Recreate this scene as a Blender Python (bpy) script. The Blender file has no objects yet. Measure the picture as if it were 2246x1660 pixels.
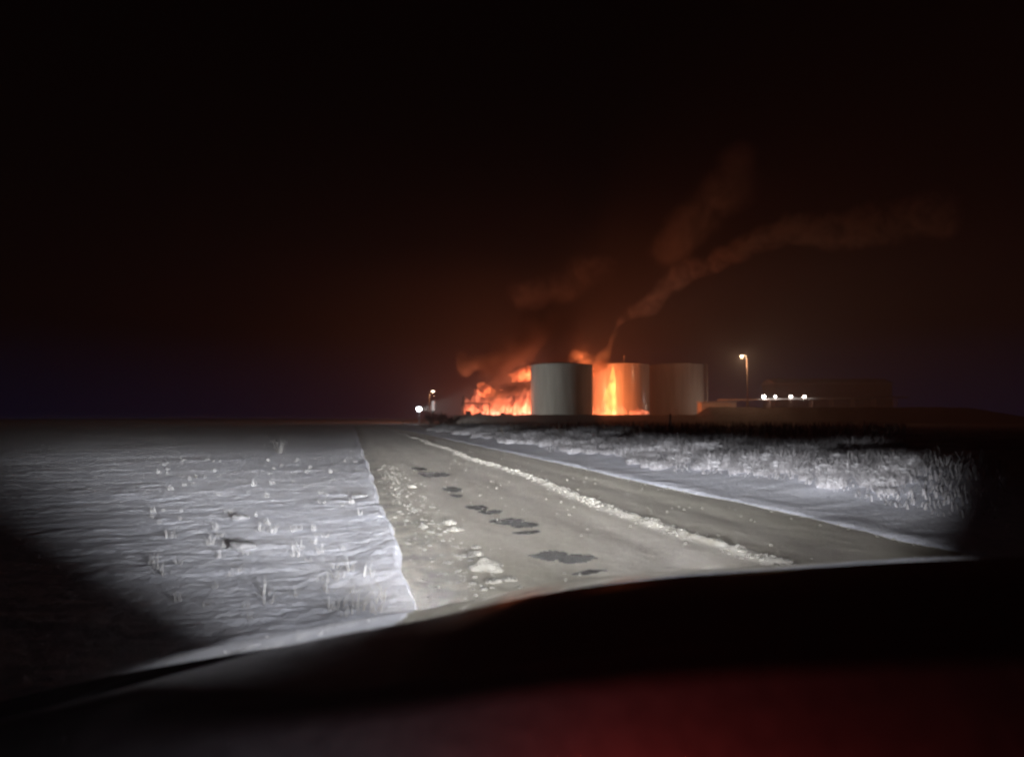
import bpy, bmesh, math, random
import numpy as np
from mathutils import Vector

random.seed(7)
RNG = np.random.default_rng(7)
sc = bpy.context.scene
COL = sc.collection

# ------------------------------------------------------------------ camera
PW, PH, FPX = 2246.0, 1660.0, 1437.0
CAM_Z = 1.25
PITCH = math.radians(3.46)
cd = bpy.data.cameras.new('phone_camera')
cam = bpy.data.objects.new('phone_camera', cd)
COL.objects.link(cam)
cam.location = (0, 0, CAM_Z)
cam.rotation_euler = (math.pi / 2 + PITCH, 0, 0)
cd.sensor_width = 36.0
cd.lens = 36.0 * FPX / PW
cd.clip_start = 0.05
cd.clip_end = 5000
cd.dof.use_dof = True
cd.dof.focus_distance = 60.0
cd.dof.aperture_fstop = 2.6
sc.camera = cam


def at(px, py, Y):
    """World point on the plane y = Y seen at photo pixel px, py."""
    a, b = (px - PW / 2) / FPX, (PH / 2 - py) / FPX
    dy = math.cos(PITCH) - b * math.sin(PITCH)
    dz = math.sin(PITCH) + b * math.cos(PITCH)
    return Vector((a / dy * Y, Y, CAM_Z + dz / dy * Y))


# ------------------------------------------------------------------ night sky
w = bpy.data.worlds.new('World')
sc.world = w
w.use_nodes = True
nt = w.node_tree
nt.nodes.clear()
o_ = nt.nodes.new('ShaderNodeOutputWorld')
bg = nt.nodes.new('ShaderNodeBackground')
tc = nt.nodes.new('ShaderNodeTexCoord')
sx = nt.nodes.new('ShaderNodeSeparateXYZ')
cr = nt.nodes.new('ShaderNodeValToRGB')
cr.color_ramp.elements[0].position = 0.0
cr.color_ramp.elements[0].color = (0.0013, 0.0026, 0.0110, 1)
cr.color_ramp.interpolation = 'EASE'
cr.color_ramp.elements[1].position = 0.13
cr.color_ramp.elements[1].color = (0.00002, 0.00002, 0.00004, 1)
nt.links.new(tc.outputs['Generated'], sx.inputs[0])
nt.links.new(sx.outputs['Z'], cr.inputs[0])
nt.links.new(cr.outputs[0], bg.inputs['Color'])
bg.inputs['Strength'].default_value = 2.5
nt.links.new(bg.outputs[0], o_.inputs['Surface'])

# ------------------------------------------------------------------ exposure, sampling
sc.view_settings.view_transform = 'Standard'
sc.view_settings.look = 'None'
sc.view_settings.exposure = 0.0
sc.view_settings.gamma = 1.0
sc.view_settings.use_curve_mapping = False
sc.render.engine = 'CYCLES'
cy = sc.cycles
cy.use_denoising = True
cy.denoiser = 'OPENIMAGEDENOISE'
cy.max_bounces = 5
cy.diffuse_bounces = 2
cy.glossy_bounces = 3
cy.transparent_max_bounces = 8
cy.volume_bounces = 0
cy.volume_max_steps = 96
cy.volume_step_rate = 1.6
cy.sample_clamp_indirect = 4.0
cy.sample_clamp_direct = 0.0
cy.pixel_filter_type = 'BLACKMAN_HARRIS'
cy.filter_width = 2.6

# ------------------------------------------------------------------ helpers


def nodes_of(m):
    m.use_nodes = True
    n = m.node_tree
    n.nodes.clear()
    return n


class NB:
    """Small node-graph writer."""

    def __init__(self, tree):
        self.t = tree

    def new(self, kind, **kw):
        n = self.t.nodes.new(kind)
        for k, v in kw.items():
            setattr(n, k, v)
        return n

    def put(self, sock, v):
        if v is None:
            return
        if isinstance(v, bpy.types.NodeSocket):
            self.t.links.new(v, sock)
        else:
            sock.default_value = v

    def m(self, op, a, b=None, c=None, clamp=False):
        n = self.new('ShaderNodeMath', operation=op)
        n.use_clamp = clamp
        self.put(n.inputs[0], a)
        self.put(n.inputs[1], b)
        self.put(n.inputs[2], c)
        return n.outputs[0]

    def v(self, op, a, b=None, out=0):
        n = self.new('ShaderNodeVectorMath', operation=op)
        self.put(n.inputs[0], a)
        if b is not None:
            self.put(n.inputs[3] if op == 'SCALE' else n.inputs[1], b)
        return n.outputs['Value'] if out == 'v' else n.outputs[0]

    def rng(self, x, a, b, c, d, smooth=False):
        n = self.new('ShaderNodeMapRange')
        if smooth:
            n.interpolation_type = 'SMOOTHSTEP'
        n.clamp = True
        self.put(n.inputs[0], x)
        for i, q in enumerate((a, b, c, d)):
            self.put(n.inputs[i + 1], q)
        return n.outputs[0]

    def noise(self, vec, scale, detail=3.0, rough=0.55, dist=0.0):
        n = self.new('ShaderNodeTexNoise')
        if vec is not None:
            self.put(n.inputs['Vector'], vec)
        n.inputs['Scale'].default_value = scale
        n.inputs['Detail'].default_value = detail
        n.inputs['Roughness'].default_value = rough
        n.inputs['Distortion'].default_value = dist
        return n.outputs[0]

    def ramp(self, x, stops):
        n = self.new('ShaderNodeValToRGB')
        e = n.color_ramp.elements
        while len(e) < len(stops):
            e.new(0.5)
        for k, (p, c) in zip(e, stops):
            k.position = p
            k.color = (*c, 1)
        self.put(n.inputs[0], x)
        return n.outputs[0]


def mat(name, c1, c2=None, rough=0.7, scale=3.0, bump=0.0, bscale=20.0, metallic=0.0, spec=0.4, emit=None, estr=0.0, stretch=None, coat=0.0):
    m = bpy.data.materials.new(name)
    b = NB(nodes_of(m))
    out = b.new('ShaderNodeOutputMaterial')
    p = b.new('ShaderNodeBsdfPrincipled')
    g = b.new('ShaderNodeTexCoord').outputs['Object']
    if stretch:
        mp = b.new('ShaderNodeMapping')
        mp.inputs['Scale'].default_value = stretch
        b.put(mp.inputs[0], g)
        g = mp.outputs[0]
    n = b.noise(g, scale, 4.0)
    b.put(p.inputs['Base Color'], b.ramp(n, [(0.30, c1), (0.70, c2 or c1)]))
    b.put(p.inputs['Roughness'], b.rng(n, 0.2, 0.8, max(0.02, rough - 0.08), min(1, rough + 0.08)))
    p.inputs['Metallic'].default_value = metallic
    p.inputs['Specular IOR Level'].default_value = spec
    p.inputs['Coat Weight'].default_value = coat
    if emit:
        p.inputs['Emission Color'].default_value = (*emit, 1)
        p.inputs['Emission Strength'].default_value = estr
    if bump:
        bn = b.new('ShaderNodeBump')
        bn.inputs['Strength'].default_value = bump
        bn.inputs['Distance'].default_value = 0.02
        b.put(bn.inputs['Height'], b.noise(g, bscale, 4.0))
        b.put(p.inputs['Normal'], bn.outputs[0])
    b.t.links.new(p.outputs[0], out.inputs['Surface'])
    return m


def tag(o, label=None, cat=None, group=None, kind=None):
    for k, v in (('label', label), ('category', cat), ('group', group), ('kind', kind)):
        if v:
            o[k] = v
    return o


def link(name, data, parent=None, m=None, loc=None):
    o = bpy.data.objects.new(name, data)
    COL.objects.link(o)
    if parent is not None:
        o.parent = parent
    if loc is not None:
        o.location = loc
    if m is not None and data is not None and hasattr(data, 'materials') and not data.materials:
        data.materials.append(m)
    return o


def empty(name, loc, rz=0.0):
    o = link(name, None)
    o.location = loc
    o.rotation_euler = (0, 0, rz)
    o.empty_display_size = 0.2
    return o


class MB:
    """Collects boxes, tubes and sheets; build() links them as one mesh object."""

    def __init__(self):
        self.v, self.f, self.sm = [], [], []

    def add(self, vs, fs, smooth=False):
        k = len(self.v)
        self.v += [tuple(p) for p in vs]
        self.f += [tuple(i + k for i in q) for q in fs]
        self.sm += [smooth] * len(fs)

    def box(self, c, s, rz=0.0):
        cx, cy_, cz = c
        hx, hy, hz = s[0] / 2, s[1] / 2, s[2] / 2
        co, si = math.cos(rz), math.sin(rz)
        P = []
        for dz in (-hz, hz):
            for dx, dy in ((-hx, -hy), (hx, -hy), (hx, hy), (-hx, hy)):
                P.append((cx + dx * co - dy * si, cy_ + dx * si + dy * co, cz + dz))
        self.add(P, [(3, 2, 1, 0), (4, 5, 6, 7), (0, 1, 5, 4), (1, 2, 6, 5), (2, 3, 7, 6), (3, 0, 4, 7)])
        return self

    def tube(self, pts, r, n=8, caps=True):
        pts = [Vector(p) for p in pts]
        rr = r if isinstance(r, (list, tuple)) else [r] * len(pts)
        V = []
        for i, p in enumerate(pts):
            d = (pts[min(i + 1, len(pts) - 1)] - pts[max(i - 1, 0)]).normalized()
            a = d.cross(Vector((0, 0, 1)))
            if a.length < 1e-3:
                a = d.cross(Vector((1, 0, 0)))
            a.normalize()
            b = d.cross(a)
            for k in range(n):
                t = 2 * math.pi * k / n
                V.append(p + (a * math.cos(t) + b * math.sin(t)) * rr[i])
        F = []
        for i in range(len(pts) - 1):
            for k in range(n):
                F.append((i * n + k, (i + 1) * n + k, (i + 1) * n + (k + 1) % n, i * n + (k + 1) % n))
        if caps:
            F.append(tuple(range(n)))
            F.append(tuple((len(pts) - 1) * n + k for k in reversed(range(n))))
        self.add(V, F, True)
        return self

    def lathe(self, prof, n=48, c=(0, 0, 0), cap=True, a0=0.0, a1=2 * math.pi):
        V, F = [], []
        full = abs(a1 - a0 - 2 * math.pi) < 1e-6
        m_ = n if full else n + 1
        for r, z in prof:
            for k in range(m_):
                t = a0 + (a1 - a0) * k / n
                V.append((c[0] + r * math.cos(t), c[1] + r * math.sin(t), c[2] + z))
        for i in range(len(prof) - 1):
            for k in range(n):
                k2 = (k + 1) % m_ if full else k + 1
                F.append((i * m_ + k, i * m_ + k2, (i + 1) * m_ + k2, (i + 1) * m_ + k))
        if cap and full:
            F.append(tuple(reversed(range(n))))
            F.append(tuple((len(prof) - 1) * n + k for k in range(n)))
        self.add(V, F, True)
        return self

    def mesh(self, name):
        me = bpy.data.meshes.new(name)
        me.from_pydata(self.v, [], self.f)
        me.polygons.foreach_set('use_smooth', self.sm)
        me.update()
        return me

    def build(self, name, m, parent=None, loc=None, flat=False, outward=False):
        me = self.mesh(name)
        if outward:
            bm = bmesh.new()
            bm.from_mesh(me)
            bmesh.ops.recalc_face_normals(bm, faces=bm.faces)
            bm.to_mesh(me)
            bm.free()
        if flat:
            me.polygons.foreach_set('use_smooth', [False] * len(self.f))
        return link(name, me, parent, m, loc)


def grid_mesh(name, P, smooth=True, keep=None):
    """P: (rows, cols, 3) array -> mesh; keep: (rows-1, cols-1) mask of faces."""
    R, C, _ = P.shape
    me = bpy.data.meshes.new(name)
    idx = np.arange(R * C).reshape(R, C)
    F = np.stack([idx[:-1, :-1], idx[:-1, 1:], idx[1:, 1:], idx[1:, :-1]], -1).reshape(-1, 4)
    if keep is not None:
        F = F[keep.reshape(-1)]
    me.vertices.add(R * C)
    me.vertices.foreach_set('co', P.reshape(-1).astype(np.float32))
    me.loops.add(F.size)
    me.loops.foreach_set('vertex_index', F.reshape(-1).astype(np.int32))
    me.polygons.add(len(F))
    me.polygons.foreach_set('loop_start', (np.arange(len(F)) * 4).astype(np.int32))
    me.polygons.foreach_set('use_smooth', np.full(len(F), smooth))
    me.update(calc_edges=True)
    me.validate()
    return me


def vnoise(x, y, seed=0):
    """Smooth 2-D value noise in 0..1 on numpy arrays."""
    xi, yi = np.floor(x), np.floor(y)
    fx, fy = x - xi, y - yi
    fx, fy = fx * fx * fx * (fx * (fx * 6 - 15) + 10), fy * fy * fy * (fy * (fy * 6 - 15) + 10)

    def h(a, b):
        s = np.sin(a * 127.1 + b * 311.7 + seed * 74.7) * 43758.5453
        return s - np.floor(s)
    return (h(xi, yi) * (1 - fx) + h(xi + 1, yi) * fx) * (1 - fy) + (h(xi, yi + 1) * (1 - fx) + h(xi + 1, yi + 1) * fx) * fy


def fbm(x, y, octs=4, seed=0, gain=0.5):
    a, s, t = 1.0, 0.0, 0.0
    for i in range(octs):
        ca, sa = math.cos(i * 1.1 + 0.4), math.sin(i * 1.1 + 0.4)
        s = s + a * vnoise((x * ca - y * sa) * 2 ** i, (x * sa + y * ca) * 2 ** i, seed + i * 13)
        t += a
        a *= gain
    return s / t * 2 - 1


def sstep(a, b, x):
    t = np.clip((x - a) / (b - a), 0, 1)
    return t * t * (3 - 2 * t)


# ------------------------------------------------------------------ road frame
RD = Vector((-0.238, 0.9713, 0))      # along the road
RN = Vector((0.9713, 0.238, 0))       # across, to the right
S_L, S_R = 0.49, 5.42                 # the edges of the driven road


def rxy(s, u):
    return s * RN.x + u * RD.x, s * RN.y + u * RD.y


def ground_h(x, y):
    s = x * RN.x + y * RN.y
    u = x * RD.x + y * RD.y
    d = np.sqrt(x * x + y * y)
    near = np.clip(1.6 - d / 60.0, 0.15, 1)
    el = S_L + 0.07 * fbm(u * 0.9, u * 0 + 3.1, 4, 5)
    er = S_R + 0.10 * fbm(u * 0.6, u * 0 + 8.7, 4, 9)
    # left field: crusted, wind-worked snow over stubble
    rip = fbm(s * 0.9 + 0.3 * fbm(s, u, 2, 3), u * 3.0, 5, 21, 0.62)
    lump = np.maximum(0, fbm(s * 2.2, u * 2.6, 4, 33, 0.6) - 0.12)
    crust = 1 - 2.4 * np.abs(fbm(s * 1.7 + fbm(s * 2, u * 2, 2, 7), u * 5.5, 4, 29, 0.6))
    big = fbm(s * 0.25, u * 0.3, 3, 41)
    left = 0.075 + near * (0.011 * rip + 0.030 * lump + 0.006 * crust + 0.03 * big)
    left = left + 0.035 * sstep(el - 0.55, el - 0.1, s)
    # right verge: small ploughed ridge, a flat strip, then a rough bank of tussocks
    ridge = np.exp(-((s - (er + 0.32)) / 0.22) ** 2)
    bank = sstep(er + 0.9, er + 4.5, s)
    right = 0.035 + 0.16 * sstep(er + 0.2, er + 3.2, s) + ridge * (0.016 + 0.02 * fbm(s * 2, u * 1.3, 3, 61)) + near * (0.02 * fbm(s * 1.3, u * 2.2, 4, 71) + bank * (0.20 + 0.10 * fbm(s * 0.8, u * 0.8, 4, 77)))
    h = np.full_like(s, -0.07)
    h = np.where(s < el, -0.07 + (left + 0.07) * sstep(0.0, 0.10, el - s), h)
    h = np.where(s > er - 0.1, -0.07 + (right + 0.07) * sstep(0.0, 0.25, s - er + 0.1), h)
    far = sstep(60, 140, d)
    return h * (1 - far) + far * (0.02 + 0.8 * sstep(180, 440, d) + 0.25 * fbm(x / 60.0, y / 60.0, 2, 91))


# ------------------------------------------------------------------ materials
def snow_mat(name, c1, c2, bump=0.5):
    m = bpy.data.materials.new(name)
    b = NB(nodes_of(m))
    out = b.new('ShaderNodeOutputMaterial')
    p = b.new('ShaderNodeBsdfPrincipled')
    g = b.new('ShaderNodeTexCoord').outputs['Object']
    n1 = b.noise(g, 0.6, 5.0)
    n2 = b.noise(g, 7.0, 5.0, 0.65)
    k = b.m('ADD', b.m('MULTIPLY', n1, 0.5), b.m('MULTIPLY', n2, 0.5))
    b.put(p.inputs['Base Color'], b.ramp(k, [(0.34, c1), (0.62, c2)]))
    p.inputs['Roughness'].default_value = 0.75
    p.inputs['Specular IOR Level'].default_value = 0.25
    bn = b.new('ShaderNodeBump')
    bn.inputs['Strength'].default_value = bump
    bn.inputs['Distance'].default_value = 0.05
    b.put(bn.inputs['Height'], b.m('ADD', b.noise(g, 9.0, 6.0, 0.62), b.m('MULTIPLY', b.noise(g, 70.0, 3.0), 0.15)))
    b.put(p.inputs['Normal'], bn.outputs[0])
    b.t.links.new(p.outputs[0], out.inputs['Surface'])
    return m


def field_mat():
    """Snow near the road; beyond it reeds and bare soil show through the thin cover."""
    m = snow_mat('field_snow', (0.60, 0.64, 0.77), (0.76, 0.79, 0.90), 0.8)
    b = NB(m.node_tree)
    p = [n for n in b.t.nodes if n.type == 'BSDF_PRINCIPLED'][0]
    old = p.inputs['Base Color'].links[0].from_socket
    geo = b.new('ShaderNodeNewGeometry').outputs['Position']
    sx_ = b.new('ShaderNodeSeparateXYZ')
    b.put(sx_.inputs[0], geo)
    s = b.m('ADD', b.m('MULTIPLY', sx_.outputs[0], RN.x), b.m('MULTIPLY', sx_.outputs[1], RN.y))
    zone = b.rng(s, 10.0, 19.0, 0.0, 1.0, True)
    patch = b.rng(b.noise(geo, 0.5, 5.0, 0.65), 0.36, 0.56, 0.0, 1.0)
    k = b.m('MULTIPLY', zone, b.m('ADD', 0.55, b.m('MULTIPLY', patch, 0.4)))
    mx = b.new('ShaderNodeMix', data_type='RGBA')
    b.put(mx.inputs[0], k)
    b.put(mx.inputs[6], old)
    mx.inputs[7].default_value = (0.075, 0.06, 0.055, 1)
    b.put(p.inputs['Base Color'], mx.outputs[2])
    return m


M = {}
M['field'] = field_mat()
M['snow'] = snow_mat('clean_snow', (0.66, 0.68, 0.72), (0.78, 0.80, 0.84), 0.4)
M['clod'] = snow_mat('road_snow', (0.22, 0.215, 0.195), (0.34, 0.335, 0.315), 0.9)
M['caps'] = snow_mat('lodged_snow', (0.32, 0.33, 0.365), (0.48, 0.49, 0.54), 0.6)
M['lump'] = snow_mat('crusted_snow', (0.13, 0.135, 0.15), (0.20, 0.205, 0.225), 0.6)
M['soil'] = mat('bund_soil', (0.045, 0.035, 0.032), (0.12, 0.10, 0.10), 0.9, 0.9, 0.8, 3.0)
M['wet'] = mat('wet_asphalt', (0.014, 0.014, 0.012), (0.034, 0.033, 0.028), 0.9, 6.0, 0.2, 60.0, spec=0.02)
M['straw'] = mat('frosted_straw', (0.27, 0.27, 0.295), (0.48, 0.48, 0.53), 0.85, 9.0)
M['stalk'] = mat('frosted_stalk', (0.28, 0.28, 0.29), (0.46, 0.47, 0.50), 0.85, 9.0)
M['steel'] = mat('grey_steel', (0.30, 0.30, 0.30), (0.42, 0.42, 0.41), 0.5, 1.5, metallic=0.3)
M['rust'] = mat('rusty_steel', (0.16, 0.09, 0.06), (0.30, 0.22, 0.18), 0.7, 1.2)
M['concrete'] = mat('concrete', (0.22, 0.21, 0.20), (0.34, 0.33, 0.31), 0.85, 0.8)
M['white_metal'] = mat('white_metal', (0.58, 0.58, 0.56), (0.72, 0.72, 0.70), 0.5, 1.0)
M['shrub'] = mat('dark_twigs', (0.05, 0.045, 0.045), (0.12, 0.11, 0.11), 0.9, 4.0)
M['hood'] = mat('car_paint', (0.030, 0.030, 0.034), (0.036, 0.036, 0.040), 0.16, 2.0, spec=0.6, coat=0.7)
M['dash'] = mat('dash_plastic', (0.018, 0.018, 0.020), (0.026, 0.026, 0.028), 0.36, 30.0, 0.08, 300.0, spec=0.30)
M['rubber'] = mat('black_trim', (0.004, 0.004, 0.004), (0.006, 0.006, 0.006), 0.9, 20.0, spec=0.05)
M['glass_lens'] = mat('headlight_lens', (0.6, 0.6, 0.6), None, 0.1, 2.0, emit=(1.0, 0.97, 0.92), estr=2.0)
M['gauge'] = mat('gauge_face', (0.010, 0.004, 0.004), None, 0.5, 8.0, emit=(1.0, 0.06, 0.03), estr=0.02)


def tank_paint(name, rough, coat):
    m = bpy.data.materials.new(name)
    b = NB(nodes_of(m))
    out = b.new('ShaderNodeOutputMaterial')
    p = b.new('ShaderNodeBsdfPrincipled')
    g = b.new('ShaderNodeTexCoord').outputs['Object']
    mp = b.new('ShaderNodeMapping')
    mp.inputs['Scale'].default_value = (1.0, 1.0, 0.12)
    b.put(mp.inputs[0], g)
    st = b.noise(mp.outputs[0], 1.1, 5.0, 0.6)
    b.put(p.inputs['Base Color'], b.ramp(st, [(0.32, (0.42, 0.41, 0.38)), (0.62, (0.62, 0.61, 0.58))]))
    p.inputs['Roughness'].default_value = rough
    p.inputs['Specular IOR Level'].default_value = 0.6
    p.inputs['Coat Weight'].default_value = coat
    p.inputs['Coat Roughness'].default_value = 0.16
    bn = b.new('ShaderNodeBump')
    bn.inputs['Strength'].default_value = 0.25
    bn.inputs['Distance'].default_value = 0.1
    b.put(bn.inputs['Height'], b.noise(g, 0.5, 3.0))
    b.put(p.inputs['Normal'], bn.outputs[0])
    b.t.links.new(p.outputs[0], out.inputs['Surface'])
    return m


M['tank'] = tank_paint('matt_tank_paint', 0.72, 0.0)
M['tank_gloss'] = tank_paint('gloss_tank_paint', 0.34, 0.6)

# ------------------------------------------------------------------ ground sheet (polar grid, finer near the car)
nr, na = 1050, 600
rad = 1.0 * (440.0 / 1.0) ** (np.linspace(0, 1, nr) ** 1.18)
ang = np.radians(np.linspace(-56, 56, na))
RR, AA = np.meshgrid(rad, ang, indexing='ij')
X, Y = RR * np.sin(AA), RR * np.cos(AA)
P = np.stack([X, Y, ground_h(X, Y)], -1)
g_ = link('snow_field', grid_mesh('snow_field', P[:, ::-1]), None, M['field'])
tag(g_, 'snow covered open field stretching to the dark horizon', kind='structure')
# the rest of the circle, coarse, behind and beside the car
rad2 = 1.0 * 440.0 ** np.linspace(0, 1, 60)
ang2 = np.radians(np.linspace(56, 304, 80))
RR, AA = np.meshgrid(rad2, ang2, indexing='ij')
X, Y = RR * np.sin(AA), RR * np.cos(AA)
P = np.stack([X, Y, ground_h(X, Y)], -1)
tag(link('snow_field', grid_mesh('snow_field_behind', P[:, ::-1]), None, M['field']), 'snow covered ground beside and behind the car', kind='structure')


# ------------------------------------------------------------------ road
def road_h(s, u):
    tr = 0.0
    for c in (1.75, 2.75, 4.55):
        tr = tr - 0.018 * np.exp(-((s - c - 0.06 * fbm(u * 0.3, u * 0 + c, 2, 3)) / 0.28) ** 2)
    rc = 3.50 + 0.010 * (u - 6) + 0.10 * np.sin(u * 0.55)
    rw = 0.10 * (1 + 0.5 * fbm(u * 1.3, u * 0 + 2, 3, 15))
    tr = tr + np.exp(-((s - rc) / rw) ** 2) * (0.028 + 0.045 * np.maximum(0, fbm(s * 6.0, u * 5.0, 4, 17, 0.65) + 0.25))
    return 0.012 + tr + 0.008 * fbm(s * 2.5, u * 1.2, 4, 101) + 0.014 * np.maximum(0, fbm(s * 4.5, u * 4.0, 4, 107, 0.6) - 0.18) * (1 + 1.6 * np.exp(-((s - 0.85) / 0.3) ** 2))


us = np.concatenate([np.arange(2, 28, 0.045), np.geomspace(28, 300, 240)])
ss = np.arange(S_L - 0.16, S_R + 0.28, 0.035)
UU, SS = np.meshgrid(us, ss, indexing='ij')
XX, YY = rxy(SS, UU)
P = np.stack([XX, YY, road_h(SS, UU)], -1)


def road_mat():
    m = bpy.data.materials.new('packed_snow_road')
    b = NB(nodes_of(m))
    out = b.new('ShaderNodeOutputMaterial')
    p = b.new('ShaderNodeBsdfPrincipled')
    geo = b.new('ShaderNodeNewGeometry').outputs['Position']
    s = b.v('DOT_PRODUCT', geo, tuple(RN), 'v')
    u = b.v('DOT_PRODUCT', geo, tuple(RD), 'v')
    cb = b.new('ShaderNodeCombineXYZ')
    b.put(cb.inputs[0], b.m('MULTIPLY', s, 2.2))
    b.put(cb.inputs[1], b.m('MULTIPLY', u, 0.35))
    streak = b.noise(cb.outputs[0], 1.3, 5.0, 0.6)
    fine = b.noise(geo, 11.0, 5.0, 0.65)
    k = b.m('ADD', b.m('MULTIPLY', streak, 0.62), b.m('MULTIPLY', fine, 0.38))
    k = b.m('ADD', k, b.rng(s, 3.5, 4.2, 0.0, 0.20, True))  # right lane lightened in colour to make up for the weaker beam there
    base = b.ramp(k, [(0.34, (0.40, 0.385, 0.315)), (0.50, (0.54, 0.525, 0.45)), (0.66, (0.64, 0.625, 0.55))])
    # dirty, part-bare shoulder on the left, pale rim on the right
    sh = b.rng(s, 0.55, 1.15, 1.0, 0.0, True)
    dirt = b.m('MULTIPLY', sh, b.rng(b.noise(geo, 2.6, 5.0, 0.7), 0.40, 0.60, 0.0, 0.75))
    mx = b.new('ShaderNodeMix', data_type='RGBA')
    b.put(mx.inputs[0], dirt)
    b.put(mx.inputs[6], base)
    mx.inputs[7].default_value = (0.13, 0.12, 0.10, 1)
    b.put(p.inputs['Base Color'], mx.outputs[2])
    # the thrown-up ridge stays white
    rc = b.m('ADD', b.m('MULTIPLY_ADD', u, 0.010, 3.44), b.m('MULTIPLY', b.m('SINE', b.m('MULTIPLY', u, 0.55)), 0.10))
    off = b.m('ABSOLUTE', b.m('SUBTRACT', s, rc))
    wr = b.m('MULTIPLY', b.rng(off, 0.06, 0.26, 1.0, 0.0, True), b.rng(b.noise(geo, 5.0, 5.0, 0.7), 0.36, 0.56, 0.15, 1.0))
    mr = b.new('ShaderNodeMix', data_type='RGBA')
    b.put(mr.inputs[0], b.m('MULTIPLY', wr, 0.8))
    b.put(mr.inputs[6], mx.outputs[2])
    mr.inputs[7].default_value = (0.74, 0.74, 0.72, 1)
    b.put(p.inputs['Base Color'], mr.outputs[2])
    p.inputs['Roughness'].default_value = 0.7
    p.inputs['Specular IOR Level'].default_value = 0.3
    bn = b.new('ShaderNodeBump')
    bn.inputs['Strength'].default_value = 0.45
    bn.inputs['Distance'].default_value = 0.012
    b.put(bn.inputs['Height'], b.m('ADD', fine, b.m('MULTIPLY', b.noise(geo, 45.0, 4.0), 0.5)))
    b.put(p.inputs['Normal'], bn.outputs[0])
    b.t.links.new(p.outputs[0], out.inputs['Surface'])
    return m


road = link('road', grid_mesh('road', P[:, ::-1]), None, road_mat())
tag(road, 'beige packed snow road running away to the left', kind='structure')


_gs, _gu = np.arange(0.0, 6.0, 0.03), np.arange(1.5, 60.0, 0.06)
_gz = road_h(*np.meshgrid(_gs, _gu, indexing='ij'))


def road_z(s, u):
    i = min(len(_gs) - 1, max(0, int(round((s - 0.0) / 0.03))))
    j = min(len(_gu) - 1, max(0, int(round((u - 1.5) / 0.06))))
    return float(_gz[i, j])


def road_patch(cs, cu, ls, lu, seed, n=64):
    """Bare wet patch worn through the packed snow: an irregular sheet a few mm over the road."""
    V, F = [], []
    rings = 4
    for q in range(rings + 1):
        for k in range(n):
            t = 2 * math.pi * k / n
            jag = 1 + 0.55 * float(fbm(np.array([2.6 * math.cos(t) + seed]), np.array([2.6 * math.sin(t)]), 5, seed, 0.8)[0])
            f = q / rings * jag
            s_, u_ = cs + ls * f * math.cos(t), cu + lu * f * math.sin(t) + 0.0
            x, y = rxy(s_, u_)
            z = road_z(s_, u_) + (0.006 if q < rings else 0.001)
            V.append((x, y, z))
    for q in range(rings):
        for k in range(n):
            F.append((q * n + k, (q + 1) * n + k, (q + 1) * n + (k + 1) % n, q * n + (k + 1) % n))
    b = MB()
    b.add(V, F, True)
    return b.build('bare_patch', M['wet'], road)


def su(px, py):
    """Road coordinates of the ground point seen at a photo pixel."""
    p1, p2 = at(px, py, 1.0), Vector((0, 0, CAM_Z))
    d = p1 - p2
    t = -CAM_Z / d.z
    q = p2 + d * t
    return q.dot(RN), q.dot(RD)


PATCH = [  # photo pixel of the centre, half size across and along the road
    (1208, 1218, 0.17, 0.20), (1262, 1226, 0.17, 0.17), (1290, 1256, 0.15, 0.06),
    (1112, 1143, 0.20, 0.24), (1150, 1152, 0.17, 0.20), (1155, 1168, 0.16, 0.10),
    (1046, 1113, 0.16, 0.26), (1075, 1122, 0.16, 0.16),
    (990, 1072, 0.16, 0.42), (1000, 1086, 0.10, 0.25), (920, 1028, 0.20, 0.55), (945, 1040, 0.30, 0.70), (965, 1041, 0.22, 0.5),
]
for i, (px, py, a, c) in enumerate(PATCH):
    s_, u_ = su(px, py)
    road_patch(s_, u_, a, c, 11 + i)


# ------------------------------------------------------------------ ploughed ridge of snow along the road
def clump_into(b, c, r, seed, nu=9, nv=6, squash=0.7):
    V = []
    rs = random.Random(seed)
    off = [rs.uniform(0, 50) for _ in range(3)]
    for j in range(nv + 1):
        ph = math.pi * j / nv
        for k in range(nu):
            t = 2 * math.pi * k / nu
            d = Vector((math.sin(ph) * math.cos(t), math.sin(ph) * math.sin(t), math.cos(ph)))
            f = 1 + 0.42 * (math.sin(3.1 * d.x + off[0]) * math.sin(2.7 * d.y + off[1]) + 0.6 * math.sin(4.3 * d.z + 5 * d.x + off[2])) * 0.6 + rs.uniform(-0.08, 0.08) * math.sin(ph)
            V.append((c[0] + d.x * r * f * 1.15, c[1] + d.y * r * f, c[2] + d.z * r * f * squash))
    F = []
    for j in range(nv):
        for k in range(nu):
            F.append((j * nu + k, (j + 1) * nu + k, (j + 1) * nu + (k + 1) % nu, j * nu + (k + 1) % nu))
    b.add(V, F, True)


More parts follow.
